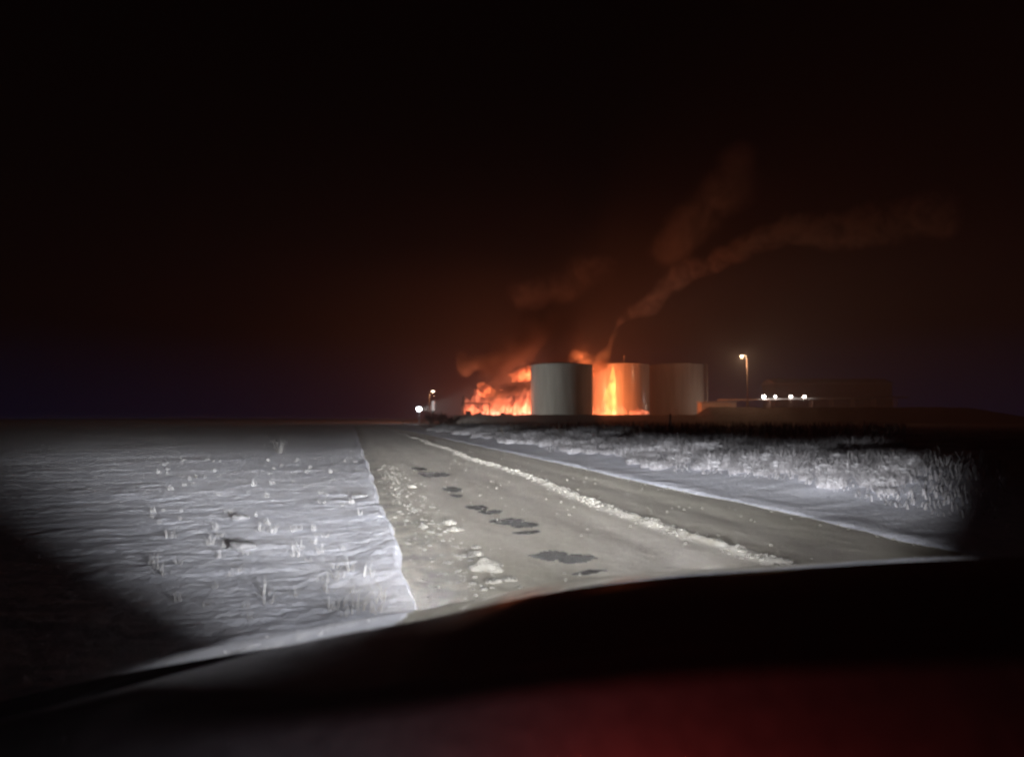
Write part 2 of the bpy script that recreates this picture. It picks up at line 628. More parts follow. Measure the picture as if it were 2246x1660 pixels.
ridge = MB()
for i in range(2300):
    u_ = 2.0 + 40.0 * random.random() ** 1.5
    s_ = 3.50 + 0.010 * (u_ - 6) + random.gauss(0, 0.085) + 0.10 * math.sin(u_ * 0.55)
    r = random.uniform(0.008, 0.034) * (0.75 + 0.45 * math.sin(u_ * 2.3) * math.sin(u_ * 0.9)) * (1 if u_ > 6 else 0.75)
    x, y = rxy(s_, u_)
    clump_into(ridge, (x, y, road_z(s_, u_) + r * 0.08), r, i, 8, 5, 0.5)
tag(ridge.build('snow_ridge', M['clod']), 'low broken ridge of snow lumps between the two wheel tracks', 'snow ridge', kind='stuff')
spray = MB()
for i in range(650):
    u_ = 2.0 + 16.0 * random.random() ** 1.3
    s_ = 0.86 + random.gauss(0, 0.17)
    r = random.choice((0.006, 0.008, 0.010, 0.014, 0.022)) * random.uniform(0.8, 1.2)
    x, y = rxy(s_, u_)
    clump_into(spray, (x, y, road_z(s_, u_) + r * 0.1), r * 1.2, 5000 + i, 8, 5, 0.45)
for i in range(350):   # crumbs on the verge edge and all over the packed snow
    u_ = 3.0 + 22.0 * random.random()
    s_ = random.choice((random.uniform(0.6, 5.3), S_R + random.gauss(0, 0.12)))
    r = random.uniform(0.006, 0.016)
    x, y = rxy(s_, u_)
    clump_into(spray, (x, y, 0.010 + r * 0.4), r, 9000 + i, 6, 4)
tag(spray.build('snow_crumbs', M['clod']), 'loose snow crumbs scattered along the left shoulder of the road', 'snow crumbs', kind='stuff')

CLODS = [(1068, 1250, 0.135, 'largest pale snow chunk on the road just above the bonnet'),
         (1042, 1222, 0.075, 'smaller snow chunk touching the far side of the largest chunk on the road'),
         (1045, 1204, 0.045, 'small snow lump farthest of the three by the largest chunk'),
         (985, 1152, 0.085, 'round snow chunk level with the middle pair of dark patches'),
         (998, 1166, 0.070, 'snow chunk just nearer than the round one by the middle dark patches'),
         (1118, 1276, 0.050, 'flat snow lump at the bonnet edge right of the largest chunk'),
         (1083, 1281, 0.055, 'flat snow lump at the bonnet edge just below the largest chunk'),
         (930, 1158, 0.060, 'snow lump lying among the crumbs on the left road shoulder'),
         (905, 1070, 0.075, 'farthest snow lump standing on the left road shoulder'),
         (530, 1226, 0.100, 'half round snow block at the left border of the field'),
         (527, 1154, 0.085, 'snow block farther back at the left border of the field'),
         (790, 1104, 0.080, 'peaked snow lump on the field near the road edge')]
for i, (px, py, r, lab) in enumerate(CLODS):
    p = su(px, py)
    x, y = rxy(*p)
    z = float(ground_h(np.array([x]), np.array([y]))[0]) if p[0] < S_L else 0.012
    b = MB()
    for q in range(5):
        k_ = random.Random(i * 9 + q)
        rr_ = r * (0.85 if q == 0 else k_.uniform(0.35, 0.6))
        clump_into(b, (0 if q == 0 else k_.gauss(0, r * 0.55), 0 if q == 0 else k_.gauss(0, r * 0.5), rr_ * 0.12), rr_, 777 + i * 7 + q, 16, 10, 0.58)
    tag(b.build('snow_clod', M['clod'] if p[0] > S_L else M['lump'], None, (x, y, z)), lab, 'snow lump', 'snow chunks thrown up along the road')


# ------------------------------------------------------------------ frosted grass
def blades(n, spread, hmin, hmax, lean, width, seed, droop=0.6, head=False):
    rs = random.Random(seed)
    b = MB()
    for i in range(n):
        a, q = rs.uniform(0, 2 * math.pi), spread * math.sqrt(rs.random())
        bx, by = q * math.cos(a), q * math.sin(a)
        h = rs.uniform(hmin, hmax)
        la = a + rs.gauss(0, 0.9)
        ln = abs(rs.gauss(0, lean)) * h
        wv = Vector((-math.sin(la), math.cos(la), 0)) * width * rs.uniform(0.6, 1.4)
        pts = []
        for k in range(4):
            t = k / 3
            pts.append(Vector((bx + math.cos(la) * ln * t * t, by + math.sin(la) * ln * t * t, h * (t - droop * 0.35 * t * t * t))))
        V, F = [], []
        for k, p in enumerate(pts):
            wk = wv * (1 - 0.75 * k / 3)
            V += [p - wk, p + wk]
        for k in range(3):
            F.append((2 * k, 2 * k + 1, 2 * k + 3, 2 * k + 2))
        b.add(V, F, True)
        if head and rs.random() < 0.5:
            e = pts[-1]
            clump_into(b, tuple(e), 0.012, i + seed, 5, 3, 1.6)
    return b


def tussock_meshes(k):
    """A frosted clump: drooping grass with snow lodged in it."""
    g = blades(560, 0.40, 0.16, 0.70, 0.85, 0.0065, 100 + k, 1.0).mesh('grass')
    s = MB()
    rs = random.Random(300 + k)
    for i in range(34):
        a, q = rs.uniform(0, 2 * math.pi), 0.36 * math.sqrt(rs.random())
        z = rs.uniform(0.02, 0.40) * (1 - q)
        clump_into(s, (q * math.cos(a), q * math.sin(a), z), rs.uniform(0.035, 0.10), 400 + 50 * k + i, 10, 7, 0.5)
    return g, s.mesh('lodged_snow')


TUS = [tussock_meshes(k) for k in range(6)]
for g, s in TUS:
    g.materials.append(M['straw'])
    s.materials.append(M['caps'])


def gh(x, y):
    return float(ground_h(np.array([x]), np.array([y]))[0])


n_t = 0
tries = 0
spots = []
while n_t < 290 and tries < 20000:
    tries += 1
    u_ = 3.0 + 62.0 * random.random() ** 1.25
    s_ = 7.1 + 0.35 * math.sin(u_ * 0.8) + (random.random() * 1.1 if tries % 3 == 0 else abs(random.gauss(0, 2.8)))
    x, y = rxy(s_, u_)
    if y < 5 or abs(x) > y * 0.62:
        continue
    if any((x - a) ** 2 + (y - c) ** 2 < 0.10 for a, c in spots):
        continue
    spots.append((x, y))
    sc_ = random.uniform(0.5, 1.15) * (0.75 + 0.45 * (0.5 + 0.5 * math.sin(u_ * 0.45 + 1.0))) * min(1.0, 0.42 + 0.40 * max(0.0, s_ - 6.9))
    g, s = TUS[random.randrange(6)]
    e = empty('frosted_tussock', (x, y, gh(x, y) - 0.05 * sc_), random.uniform(0, 6.28))
    e.scale = (sc_ * random.uniform(0.9, 1.5), sc_ * random.uniform(0.9, 1.5), sc_ * random.uniform(0.75, 1.15))
    tag(e, 'snow laden grey grass tussock in the thicket right of the road', 'grass tussock', 'frosted tussocks along the right verge')
    link('grass', g, e)
    link('lodged_snow', s, e)
    n_t += 1

under = MB()
for i in range(9000):
    u_ = 4.0 + 46.0 * random.random() ** 1.3
    s_ = 7.0 + 0.3 * math.sin(u_ * 0.8) + abs(random.gauss(0, 2.6))
    x, y = rxy(s_, u_)
    if y < 5 or abs(x) > y * 0.75:
        continue
    h = random.uniform(0.08, 0.26) * min(1.2, 0.5 + 0.3 * (s_ - 6.8))
    a = random.uniform(0, 6.28)
    wv = Vector((-math.sin(a), math.cos(a), 0)) * random.uniform(0.006, 0.014)
    d_ = Vector((math.cos(a), math.sin(a), 0)) * h * random.uniform(0.5, 1.7)
    b0 = Vector((x, y, gh(x, y) - 0.02))
    m0 = b0 + d_ * 0.35 + Vector((0, 0, h * 0.75))
    e0 = b0 + d_ + Vector((0, 0, h * random.uniform(0.6, 1.0)))
    under.add([b0 - wv, b0 + wv, m0 + wv * 0.8, m0 - wv * 0.8, e0 + wv * 0.3, e0 - wv * 0.3], [(0, 1, 2, 3), (3, 2, 4, 5)], True)
tag(under.build('frosted_grass', M['straw']), 'short frosted grass filling the gaps between the tussocks right of the road', 'grass', kind='stuff')

STK = [blades(13, 0.05, 0.05, 0.17, 1.25, 0.0034, 600 + k, 0.8).mesh('frosted_stalks') for k in range(5)]
for me in STK:
    me.materials.append(M['stalk'])
n_t = 0
while n_t < 110:
    px, py = random.uniform(330, 880), 975 + 420 * random.random() ** 1.5
    p = su(px, py)
    if p[0] > 0.2:
        continue
    x, y = rxy(*p)
    if y > 20:
        continue
    sc_ = random.uniform(0.5, 1.0)
    o = link('frosted_stalks', STK[random.randrange(5)], None)
    o.location = (x, y, gh(x, y) - 0.01)
    o.rotation_euler = (0, 0, random.uniform(0, 6.28))
    o.scale = (sc_, sc_, sc_)
    tag(o, 'short frosted grass stalks poking out of the white field left of the road', 'grass stalks', 'frosted stalks in the left field')
    n_t += 1
BIGW = blades(26, 0.10, 0.35, 0.75, 0.7, 0.010, 640, 0.5, True).mesh('tall_weeds')
BIGW.materials.append(mat('dim_weed', (0.08, 0.08, 0.08), (0.15, 0.15, 0.155), 0.9, 9.0))
p = su(612, 1000)
x, y = rxy(*p)
o = link('tall_weeds', BIGW, None, None, (x, y, gh(x, y) - 0.01))
tag(o, 'tall spreading frosted weeds standing alone in the left field', 'weeds')

# far reeds of the rough ground before the tanks: nobody could count them
reed = MB()
for i in range(5200):
    y = 26 + 116 * random.random() ** 1.1
    x = random.uniform(-0.30, 0.60) * y
    s_ = x * RN.x + y * RN.y
    if s_ < 9.5 + 2 * math.sin(y * 0.3):
        continue
    z = gh(x, y)
    h = random.uniform(0.25, 0.75)
    a = random.uniform(0, 3.14)
    wv = Vector((math.cos(a), math.sin(a), 0)) * random.uniform(0.02, 0.05)
    lean = Vector((random.gauss(0, 0.12), random.gauss(0, 0.12), 0))
    b0 = Vector((x, y, z))
    reed.add([b0 - wv, b0 + wv, b0 + lean + Vector((0, 0, h)) + wv * 0.2, b0 + lean + Vector((0, 0, h)) - wv * 0.2], [(0, 1, 2, 3)])
tag(reed.build('dry_reeds', mat('dry_reeds', (0.10, 0.08, 0.07), (0.20, 0.17, 0.15), 0.9, 1.0)), 'dark dry reeds covering the rough ground before the tanks', 'reeds', kind='stuff')

# ------------------------------------------------------------------ earth bund round the tank farm
pr = []
for y, z in ((141, -0.05), (145, 0.9), (148.5, 1.85), (150, 2.02), (151.5, 1.9), (154.5, 0.7), (157, -0.05)):
    pr.append((y, z))
bx = np.linspace(-17, 130, 380)
P = np.zeros((380, len(pr), 3))
for j, (y, z) in enumerate(pr):
    end = np.clip(np.minimum((bx + 17) / 5.0, (130 - bx) / 30.0), 0, 1)
    end = end * end * (3 - 2 * end)
    P[:, j, 0] = bx
    P[:, j, 1] = y + 0.5 * fbm(bx * 0.2, bx * 0 + y, 3, 201)
    P[:, j, 2] = z * end * (1 + 0.85 * sstep(41.5, 45.5, bx)) + 0.18 * fbm(bx * 0.35, bx * 0 + y * 0.3, 4, 211) * (z > 0) - 0.06 * (1 - end)
bund = link('earth_bund', grid_mesh('earth_bund', P), None, M['soil'])
tag(bund, 'dark earth bank running in front of the storage tanks', kind='structure')


# ------------------------------------------------------------------ storage tanks
def rail_into(b, R, z, n, a0=0.0, a1=2 * math.pi):
    for k in range(n):
        t = a0 + (a1 - a0) * k / n
        b.tube([(R * math.cos(t), R * math.sin(t), z), (R * math.cos(t), R * math.sin(t), z + 1.05)], 0.03, 5)
    for dz in (0.55, 1.05):
        pts = [(R * math.cos(a0 + (a1 - a0) * k / 48), R * math.sin(a0 + (a1 - a0) * k / 48), z + dz) for k in range(49)]
        b.tube(pts, 0.025, 5, False)


def storage_tank(x, y, R, H, label, ladder=None, vent=None, rail=True, paint='tank'):
    t = empty('storage_tank', (x, y, 0))
    tag(t, label, 'storage tank', 'storage tanks behind the earth bank')
    link('shell', MB().lathe([(R, 0.0), (R, H)], 96, cap=False).mesh('shell'), t, M[paint])
    n_c = 7
    for k in range(1, n_c):
        zc = H * k / n_c
        MB().lathe([(R + 0.003, zc - 0.04), (R + 0.03, zc - 0.02), (R + 0.03, zc + 0.02), (R + 0.003, zc + 0.04)], 96, cap=False).build('weld_ring', M[paint], t)
    MB().lathe([(R + 0.002, H - 0.28), (R + 0.16, H - 0.28), (R + 0.16, H - 0.03), (R + 0.002, H - 0.03)], 96, cap=False).build('wind_girder', M[paint], t)
    MB().lathe([(R + 0.05, H), (R * 0.66, H + R * 0.045), (R * 0.33, H + R * 0.08), (0.2, H + R * 0.095)], 64).build('roof', M['steel'], t)
    MB().lathe([(R + 0.45, -0.1), (R + 0.45, 0.25), (R + 0.01, 0.25)], 64, cap=False).build('foundation', M['concrete'], t)
    if rail:
        b = MB()
        rail_into(b, R - 0.25, H + 0.02, 30)
        b.build('handrail', M['steel'], t)
    if vent:
        vx, vy, h = vent
        v = MB().tube([(vx, vy, H), (vx, vy, H + h)], 0.2, 10).build('vent_pipe', M['white_metal'], t)
        MB().lathe([(0.30, 0), (0.30, 0.12), (0.05, 0.28)], 16, (vx, vy, H + h + 0.003)).build('vent_cap', M['white_metal'], v)
    if ladder is not None:
        a = ladder
        ca, sa = math.cos(a), math.sin(a)
        b = MB()
        for off in (-0.24, 0.24):
            px_, py_ = (R + 0.42) * ca - off * sa, (R + 0.42) * sa + off * ca
            b.tube([(px_, py_, 0.2), (px_, py_, H + 1.0)], 0.06, 6)
        for k in range(int(H / 0.4)):
            z = 0.5 + k * 0.4
            p1 = ((R + 0.42) * ca + 0.24 * sa, (R + 0.42) * sa - 0.24 * ca, z)
            p2 = ((R + 0.42) * ca - 0.24 * sa, (R + 0.42) * sa + 0.24 * ca, z)
            b.tube([p1, p2], 0.025, 5)
        ld = b.build('ladder', M['white_metal'], t)
        MB().tube([(R + 1.0, -1.0, 0), (R + 1.0, -1.0, H + 0.3)], 0.27, 10).build('riser_pipe', M['white_metal'], t)
        c = MB()
        for k in range(int(H / 1.2) - 1):
            z = 2.6 + 1.2 * k
            hoop = [((R + 0.42 + 0.62 * math.sin(q)) * ca - 0.36 * math.cos(q) * sa, (R + 0.42 + 0.62 * math.sin(q)) * sa + 0.36 * math.cos(q) * ca, z) for q in np.linspace(0, math.pi, 9)]
            c.tube(hoop, 0.03, 5)
        c.build('safety_cage', M['white_metal'], ld)
        MB().box(((R + 0.30) * ca, (R + 0.30) * sa, H + 0.10), (0.9, 0.9, 0.08), a).build('landing', M['steel'], t)
    return t


T1 = at(1232, 905, 160)
T2 = at(1362, 905, 182)
T3 = at(1484, 905, 198)
storage_tank(T1.x, 160, 7.55, 14.1, 'grey storage tank standing right of the burning pile', rail=False)
storage_tank(T2.x, 182, 7.85, 15.9, 'storage tank lit bright orange by the fire with thin vent pipe', vent=(0.4, -4.0, 2.2), rail=False, paint='tank_gloss')
storage_tank(T3.x, 198, 8.05, 17.2, 'dark storage tank with a pale caged ladder down its right side', ladder=math.radians(-8))


wl = at(1596, 893, 185)  # unseen lamp added behind the pump house to brighten the ladder and riser
t3 = bpy.data.objects['storage_tank.002']
yl = link('ladder_fill_lamp', MB().lathe([(0.05, 0.0), (0.28, 0.02), (0.24, 0.28), (0.05, 0.34)], 14).mesh('ladder_fill_lamp'), t3, mat('ladder_fill_glass', (1, 0.8, 0.6), None, 0.4, 2.0, emit=(1.0, 0.78, 0.58), estr=6.0), Vector((wl.x, 185, wl.z)) - t3.location)
MB().tube([(0, 0, 0), (0, 0, -wl.z)], 0.07, 8).build('fill_lamp_post', M['steel'], yl)


# ------------------------------------------------------------------ flames
def flame_mat(name, col_out, col_in, strength, scale, lo=0.42, hi=0.66):
    m = bpy.data.materials.new(name)
    b = NB(nodes_of(m))
    out = b.new('ShaderNodeOutputMaterial')
    tcn = b.new('ShaderNodeTexCoord')
    g = tcn.outputs['Object']
    mp = b.new('ShaderNodeMapping')
    mp.inputs['Scale'].default_value = (1.0, 1.0, 0.55)
    b.put(mp.inputs[0], g)
    n = b.noise(mp.outputs[0], scale, 4.0, 0.6, 0.6)
    k = b.rng(n, lo, hi, 0.06, 1.0, True)
    em = b.new('ShaderNodeEmission')
    b.put(em.inputs['Color'], b.ramp(k, [(0.1, col_out), (0.9, col_in)]))
    b.put(em.inputs['Strength'], b.m('MULTIPLY', b.m('POWER', k, 1.6), strength))
    b.t.links.new(em.outputs[0], out.inputs['Volume'])
    m.cycles.volume_step_rate = 1.0
    return m


M['flame'] = flame_mat('flame', (1.0, 0.13, 0.04), (1.0, 0.23, 0.105), 1.4, 0.60, 0.42, 0.64)
M['flame_hot'] = flame_mat('hot_flame', (1.0, 0.26, 0.14), (1.0, 0.48, 0.32), 1.5, 0.9)
M['flame_top'] = flame_mat('rolling_flame', (1.0, 0.10, 0.03), (1.0, 0.20, 0.06), 1.5, 0.6, 0.42, 0.62)
M['flame_yellow'] = flame_mat('yellow_flame', (1.0, 0.34, 0.07), (1.0, 0.62, 0.13), 0.80, 0.5, 0.36, 0.58)


def tongue(c, rx, ry, h, seed, lean=(0.0, 0.0), tip=0.25, n=18, rows=14):
    """A lumpy closed flame or puff body standing on c."""
    rs = random.Random(seed)
    o1, o2, o3 = (rs.uniform(0, 30) for _ in range(3))
    V, F = [], []
    for j in range(rows + 1):
        t = j / rows
        prof = math.sin(math.pi * min(1.0, (0.12 + 0.88 * t)) ** 0.8) ** 0.75 if tip > 0.5 else (1 - t) ** 0.65 * (0.75 + 0.5 * math.sin(math.pi * min(1, t * 1.3)))
        prof = max(prof, 0.02)
        cx = lean[0] * t + 0.18 * rx * math.sin(3.2 * t + o1)
        cy_ = lean[1] * t
        for k in range(n):
            a = 2 * math.pi * k / n
            f = 1 + 0.22 * math.sin(2 * a + o2 + 4 * t) + 0.16 * math.sin(3 * a + o3 - 6 * t) + 0.12 * math.sin(5 * a + 9 * t + o1)
            V.append((c[0] + cx + rx * prof * f * math.cos(a), c[1] + cy_ + ry * prof * f * math.sin(a), c[2] + h * t + 0.05 * h * math.sin(2 * a + o1) * t))
    for j in range(rows):
        for k in range(n):
            F.append((j * n + k, j * n + (k + 1) % n, (j + 1) * n + (k + 1) % n, (j + 1) * n + k))
    F.append(tuple(reversed(range(n))))
    F.append(tuple(rows * n + k for k in range(n)))
    b = MB()
    b.add(V, F, True)
    return b


FIRE_Y = 171.0
fire = empty('pool_fire', (at(1090, 905, FIRE_Y).x, FIRE_Y, 0))
tag(fire, 'wide orange fire burning on the ground left of the grey tank', 'fire')


def flame(px, py0, py1, wpx, m, seed, Y=FIRE_Y, lean=0.0, name='flame', parent=fire, tip=0.25, depth=1.0, z0=None):
    p0, p1 = at(px, py0, Y), at(px, py1, Y)
    z = p0.z if z0 is None else z0
    rx = wpx / 2 / FPX * Y
    o = tongue((0, 0, 0), rx, min(rx, 2.2) * depth, p1.z - z, seed, (lean, 0), tip).build(name, m, outward=True)
    o.parent = parent
    o.location = Vector((p0.x, Y, z)) - parent.location
    return o


for i, (px, py0, py1, wd, mm, ln) in enumerate([
    (1060, 912, 846, 62, 'flame', -1.6), (1092, 912, 868, 56, 'flame', 1.0), (1128, 912, 850, 66, 'flame', 0.8),
    (1152, 912, 838, 52, 'flame', 0.4), (1166, 912, 806, 30, 'flame', 0.0), (1035, 912, 872, 40, 'flame', -1.0), (1105, 912, 858, 90, 'flame', 0.6),
    (1076, 912, 894, 40, 'flame_hot', 0.5), (1098, 912, 898, 40, 'flame_hot', 0.3), (1125, 912, 899, 34, 'flame_hot', -0.3),
    (1150, 912, 893, 34, 'flame_hot', 0.2), (1020, 912, 880, 24, 'flame', 0.4),
]):
    flame(px, py0, py1, wd, M[mm], 40 + i, FIRE_Y + (i % 3) * 1.2 - 1.2, ln)
flame(1088, 892, 881, 13, M['flame_hot'], 60, FIRE_Y - 2.6, 0.1)
flame(1072, 872, 838, 50, M['flame_top'], 63, FIRE_Y + 0.5, -1.5, tip=0.9)
flame(1138, 838, 806, 60, M['flame_top'], 61, FIRE_Y, 2.6, tip=0.9)
flame(1156, 824, 800, 34, M['flame_top'], 62, FIRE_Y + 0.5, 1.0, tip=0.9)

fire2 = empty('tank_fire', (at(1285, 905, 168).x, 168.0, 0))
tag(fire2, 'fire between the grey tank and the orange lit tank', 'fire')
flame(1280, 910, 806, 40, M['flame'], 80, 168.0, 0.4, parent=fire2)
flame(1262, 910, 815, 50, M['flame'], 81, 169.5, 0.3, parent=fire2)
flame(1341, 914, 800, 27, M['flame_yellow'], 82, 172.6, 0.3, parent=fire2, tip=0.9)
flame(1318, 911, 872, 34, M['flame'], 83, 172.4, 0.4, parent=fire2)
flame(1362, 911, 878, 30, M['flame'], 84, 172.4, -0.3, parent=fire2)
flame(1396, 911, 892, 40, M['flame'], 85, 172.6, 0.2, parent=fire2)
flame(1340, 911, 897, 40, M['flame'], 86, 172.0, 0.2, parent=fire2)


def lamp(name, kind, loc, power, col, parent=None, **kw):
    ld = bpy.data.lights.new(name, kind)
    ld.energy = power
    ld.color = col
    for k, v in kw.items():
        setattr(ld, k, v)
    o = bpy.data.objects.new(name, ld)
    COL.objects.link(o)
    o.location = loc
    if parent is not None:
        o.parent = parent
        o.location = Vector(loc) - parent.location
    return o


FC = (1.0, 0.235, 0.10)
lamp('ladder_fill_light', 'POINT', (wl.x - 0.4, 185.4, wl.z + 0.2), 620, (1.0, 0.72, 0.55), t3, shadow_soft_size=0.2)  # added fill from the unseen lamp, for the ladder side of the tank
for px, z, pw in ((1050, 3.5, 2600), (1100, 5.0, 3600), (1150, 9.5, 4200)):
    p = at(px, 905, FIRE_Y)
    lamp('fire_light', 'POINT', (p.x, FIRE_Y, z), pw * 2.3, FC, fire, shadow_soft_size=1.2)
pl = at(1296.5, 905, 164.5)
for z, pw in ((2.5, 7600), (6.0, 7000), (10.0, 5000), (13.5, 2000), (18.0, 2400)):
    lamp('fire_light', 'POINT', (pl.x - (0.0 if z < 14 else 1.0), 164.5 + (0.0 if z < 14 else 4.0), z), pw, (1.0, 0.195, 0.055), fire2, shadow_soft_size=0.5)


# ------------------------------------------------------------------ smoke
def smoke_mat(name, segs, dens, scale, col=(0.85, 0.80, 0.76), lo=0.40, hi=0.66):
    """Scattering smoke: densest along a curved axis, broken up by turbulence. segs: list of (point, radius)."""
    m = bpy.data.materials.new(name)
    b = NB(nodes_of(m))
    out = b.new('ShaderNodeOutputMaterial')
    geo = b.new('ShaderNodeNewGeometry').outputs['Position']
    nz = b.new('ShaderNodeTexNoise')
    b.put(nz.inputs['Vector'], geo)
    nz.inputs['Scale'].default_value = scale * 0.5
    nz.inputs['Detail'].default_value = 2.0
    wob = b.v('SCALE', b.v('SUBTRACT', nz.outputs[1], (0.5, 0.5, 0.5)), 1.6 / scale)
    pos = b.v('ADD', geo, wob)
    best = None
    for (a, ra), (c, rc) in zip(segs, segs[1:]):
        ab = Vector(c) - Vector(a)
        pa = b.v('SUBTRACT', pos, tuple(a))
        t = b.m('DIVIDE', b.v('DOT_PRODUCT', pa, tuple(ab), 'v'), ab.length_squared, clamp=True)
        q = b.v('SUBTRACT', pa, b.v('SCALE', tuple(ab), t))
        d = b.m('DIVIDE', b.v('LENGTH', q, None, 'v'), b.m('MULTIPLY_ADD', t, rc - ra, ra))
        best = d if best is None else b.m('MINIMUM', best, d)
    fall = b.rng(best, 0.15, 1.0, 1.0, 0.0, True)
    n = b.noise(pos, scale, 6.0, 0.70, 0.8)
    k = b.m('MULTIPLY', fall, b.rng(n, lo, hi, 0.0, 1.0, True))
    pv = b.new('ShaderNodeVolumePrincipled')
    pv.inputs['Color'].default_value = (*col, 1)
    pv.inputs['Anisotropy'].default_value = 0.0
    b.put(pv.inputs['Density'], b.m('MULTIPLY', k, dens))
    b.t.links.new(pv.outputs[0], out.inputs['Volume'])
    m.cycles.volume_step_rate = 1.0
    return m


def smoke(name, pts, dens, scale, label, col=(0.85, 0.80, 0.76), lo=0.40, hi=0.66, seed=0):
    """pts: (photo px, py, depth Y, radius in photo pixels)."""
    segs = []
    for px, py, Yd, rp in pts:
        segs.append((at(px, py, Yd), rp / FPX * Yd))
    m = smoke_mat(name, segs, dens, scale, col, lo, hi)
    P_, R_ = [], []
    for i in range(len(segs) - 1):
        for k in range(5):
            t = k / 5
            P_.append(segs[i][0].lerp(segs[i + 1][0], t))
            R_.append(segs[i][1] * (1 - t) + segs[i + 1][1] * t)
    P_.append(segs[-1][0])
    R_.append(segs[-1][1])
    d0, d1 = (P_[0] - P_[1]).normalized(), (P_[-1] - P_[-2]).normalized()
    pre = [(P_[0] + d0 * R_[0] * q, R_[0] * math.sqrt(max(0.0025, 1 - q * q))) for q in (1.0, 0.8, 0.45)]
    post = [(P_[-1] + d1 * R_[-1] * q, R_[-1] * math.sqrt(max(0.0025, 1 - q * q))) for q in (0.45, 0.8, 1.0)]
    allp = [q[0] for q in pre] + P_ + [q[0] for q in post]
    allr = [q[1] * 1.1 for q in pre] + [r * 1.1 for r in R_] + [q[1] * 1.1 for q in post]
    b = MB()
    b.tube(allp, allr, 14)
    rs = random.Random(seed)
    o1 = rs.uniform(0, 9)
    c = sum(allp, Vector()) / len(allp)
    b.v = [tuple(Vector(v) - c) for v in b.v]
    o = b.build(name, m, None, tuple(c), outward=True)
    return tag(o, label, 'smoke', kind='stuff')


# ------------------------------------------------------------------ lights of the site
def street_lamp(px_head, py_head, px_pole, Y, label, power, col=(1.0, 0.62, 0.36), head=0.55):
    top = at(px_pole, py_head + 6, Y)
    hd = at(px_head, py_head, Y)
    t = empty('street_lamp', (top.x, Y, 0))
    tag(t, label, 'street lamp', 'lit street lamps of the tank site')
    H = top.z
    MB().tube([(0, 0, 0), (0, 0, H * 0.5), (0, 0, H)], [0.13, 0.11, 0.08], 10).build('pole', M['rust'], t)
    dx = hd.x - top.x
    MB().tube([(0, 0, H - 0.1), (dx * 0.35, 0, H + (hd.z - H) * 0.7 + 0.15), (dx * 0.85, 0, hd.z + 0.16)], 0.05, 8).build('arm', M['steel'], t)
    hh = MB()
    hh.lathe([(0.04, 0.30), (head * 0.55, 0.22), (head * 0.75, 0.02), (head * 0.72, 0.0)], 20, (dx, 0, hd.z))
    hs = hh.build('lamp_head', M['steel'], t)
    em = mat('lamp_glass', col, None, 0.4, 2.0, emit=(1.0, 0.80, 0.62), estr=14.0)
    MB().lathe([(0.05, -head * 0.62), (head * 0.45, -head * 0.48), (head * 0.68, -0.12), (head * 0.70, -0.003)], 20, (dx, 0, hd.z)).build('bulb_glass', em, hs)
    lamp('lamp_light', 'POINT', (top.x + dx, Y - 0.1, hd.z - head * 0.75), power, col, t, shadow_soft_size=0.3)
    MB().box((0, 0, 0.2), (0.5, 0.5, 0.5)).build('base', M['concrete'], t)
    return t


street_lamp(1627, 780, 1638, 150, 'tall warm street lamp standing right of the dark tank', 3600)
street_lamp(950, 857, 942, 165, 'small warm street lamp above the white floodlight left of the fire', 700, head=0.5)


def floodlight(loc, label, group, power, spot_dir=None, col=(1.0, 0.93, 0.86), r=0.42, estr=16.0, mast=None):
    t = empty('floodlight', loc)
    tag(t, label, 'floodlight', group)
    hs = MB().box((0, 0.16, 0), (r * 1.7, 0.30, r * 1.25)).build('housing', M['steel'], t)
    em = mat('flood_glass', col, None, 0.4, 2.0, emit=col, estr=estr)
    b = MB()
    b.box((0, -0.03, 0), (r * 1.5, 0.06, r * 1.05))
    b.build('lit_glass', em, hs)
    br = MB()
    br.tube([(-r * 0.9, 0.16, 0), (-r * 0.9, 0.16, r * 0.9), (r * 0.9, 0.16, r * 0.9), (r * 0.9, 0.16, 0)], 0.035, 6)
    br.build('bracket', M['steel'], t)
    if mast:
        MB().tube([(0, 0.38, 0.2), (0, 0.38, -loc[2])], 0.07, 8).build('mast', M['steel'], t)
    if spot_dir is None:
        lamp('flood_light', 'POINT', (loc[0], loc[1] - 0.35, loc[2]), power, col, t, shadow_soft_size=0.15)
    else:
        o = lamp('flood_light', 'SPOT', (loc[0], loc[1] - 0.35, loc[2]), power, col, t, shadow_soft_size=0.15, spot_size=math.radians(spot_dir[1]), spot_blend=0.8)
        o.rotation_euler = (Vector(spot_dir[0]) - Vector(loc)).to_track_quat('-Z', 'Y').to_euler()
    return t


fl = at(919, 897, 138)
floodlight(tuple(fl), 'bright white floodlight low beside the dark mound left of the fire', None, 220, None, (0.90, 0.95, 1.0), 0.62, 22.0, True)
sp = lamp('flood_light', 'SPOT', tuple(fl + Vector((0.3, -0.4, 0))), 17500, (0.95, 0.97, 0.90), bpy.data.objects['floodlight'], shadow_soft_size=0.3, spot_size=math.radians(56), spot_blend=0.7)
sp.rotation_euler = (Vector((21, 158, 6.5)) - fl).to_track_quat('-Z', 'Y').to_euler()

RACK_Y = 180.0
rackz = at(1700, 869, RACK_Y).z
NAMES = ['leftmost of the four white floodlights on the pipe rack', 'second white floodlight from the left on the pipe rack, smallest of the row',
         'third white floodlight from the left on the pipe rack', 'rightmost white floodlight of the pipe rack in view']
for k, (px, r, pw) in enumerate(((1672, 0.50, 420), (1697, 0.38, 160), (1731, 0.42, 160), (1760, 0.46, 200))):
    p = at(px, 870, RACK_Y)
    floodlight((p.x, RACK_Y - 1.1, p.z), NAMES[k], 'white floodlights in a row on the pipe rack', pw, None, (1.0, 0.90, 0.84), r, 18.0)

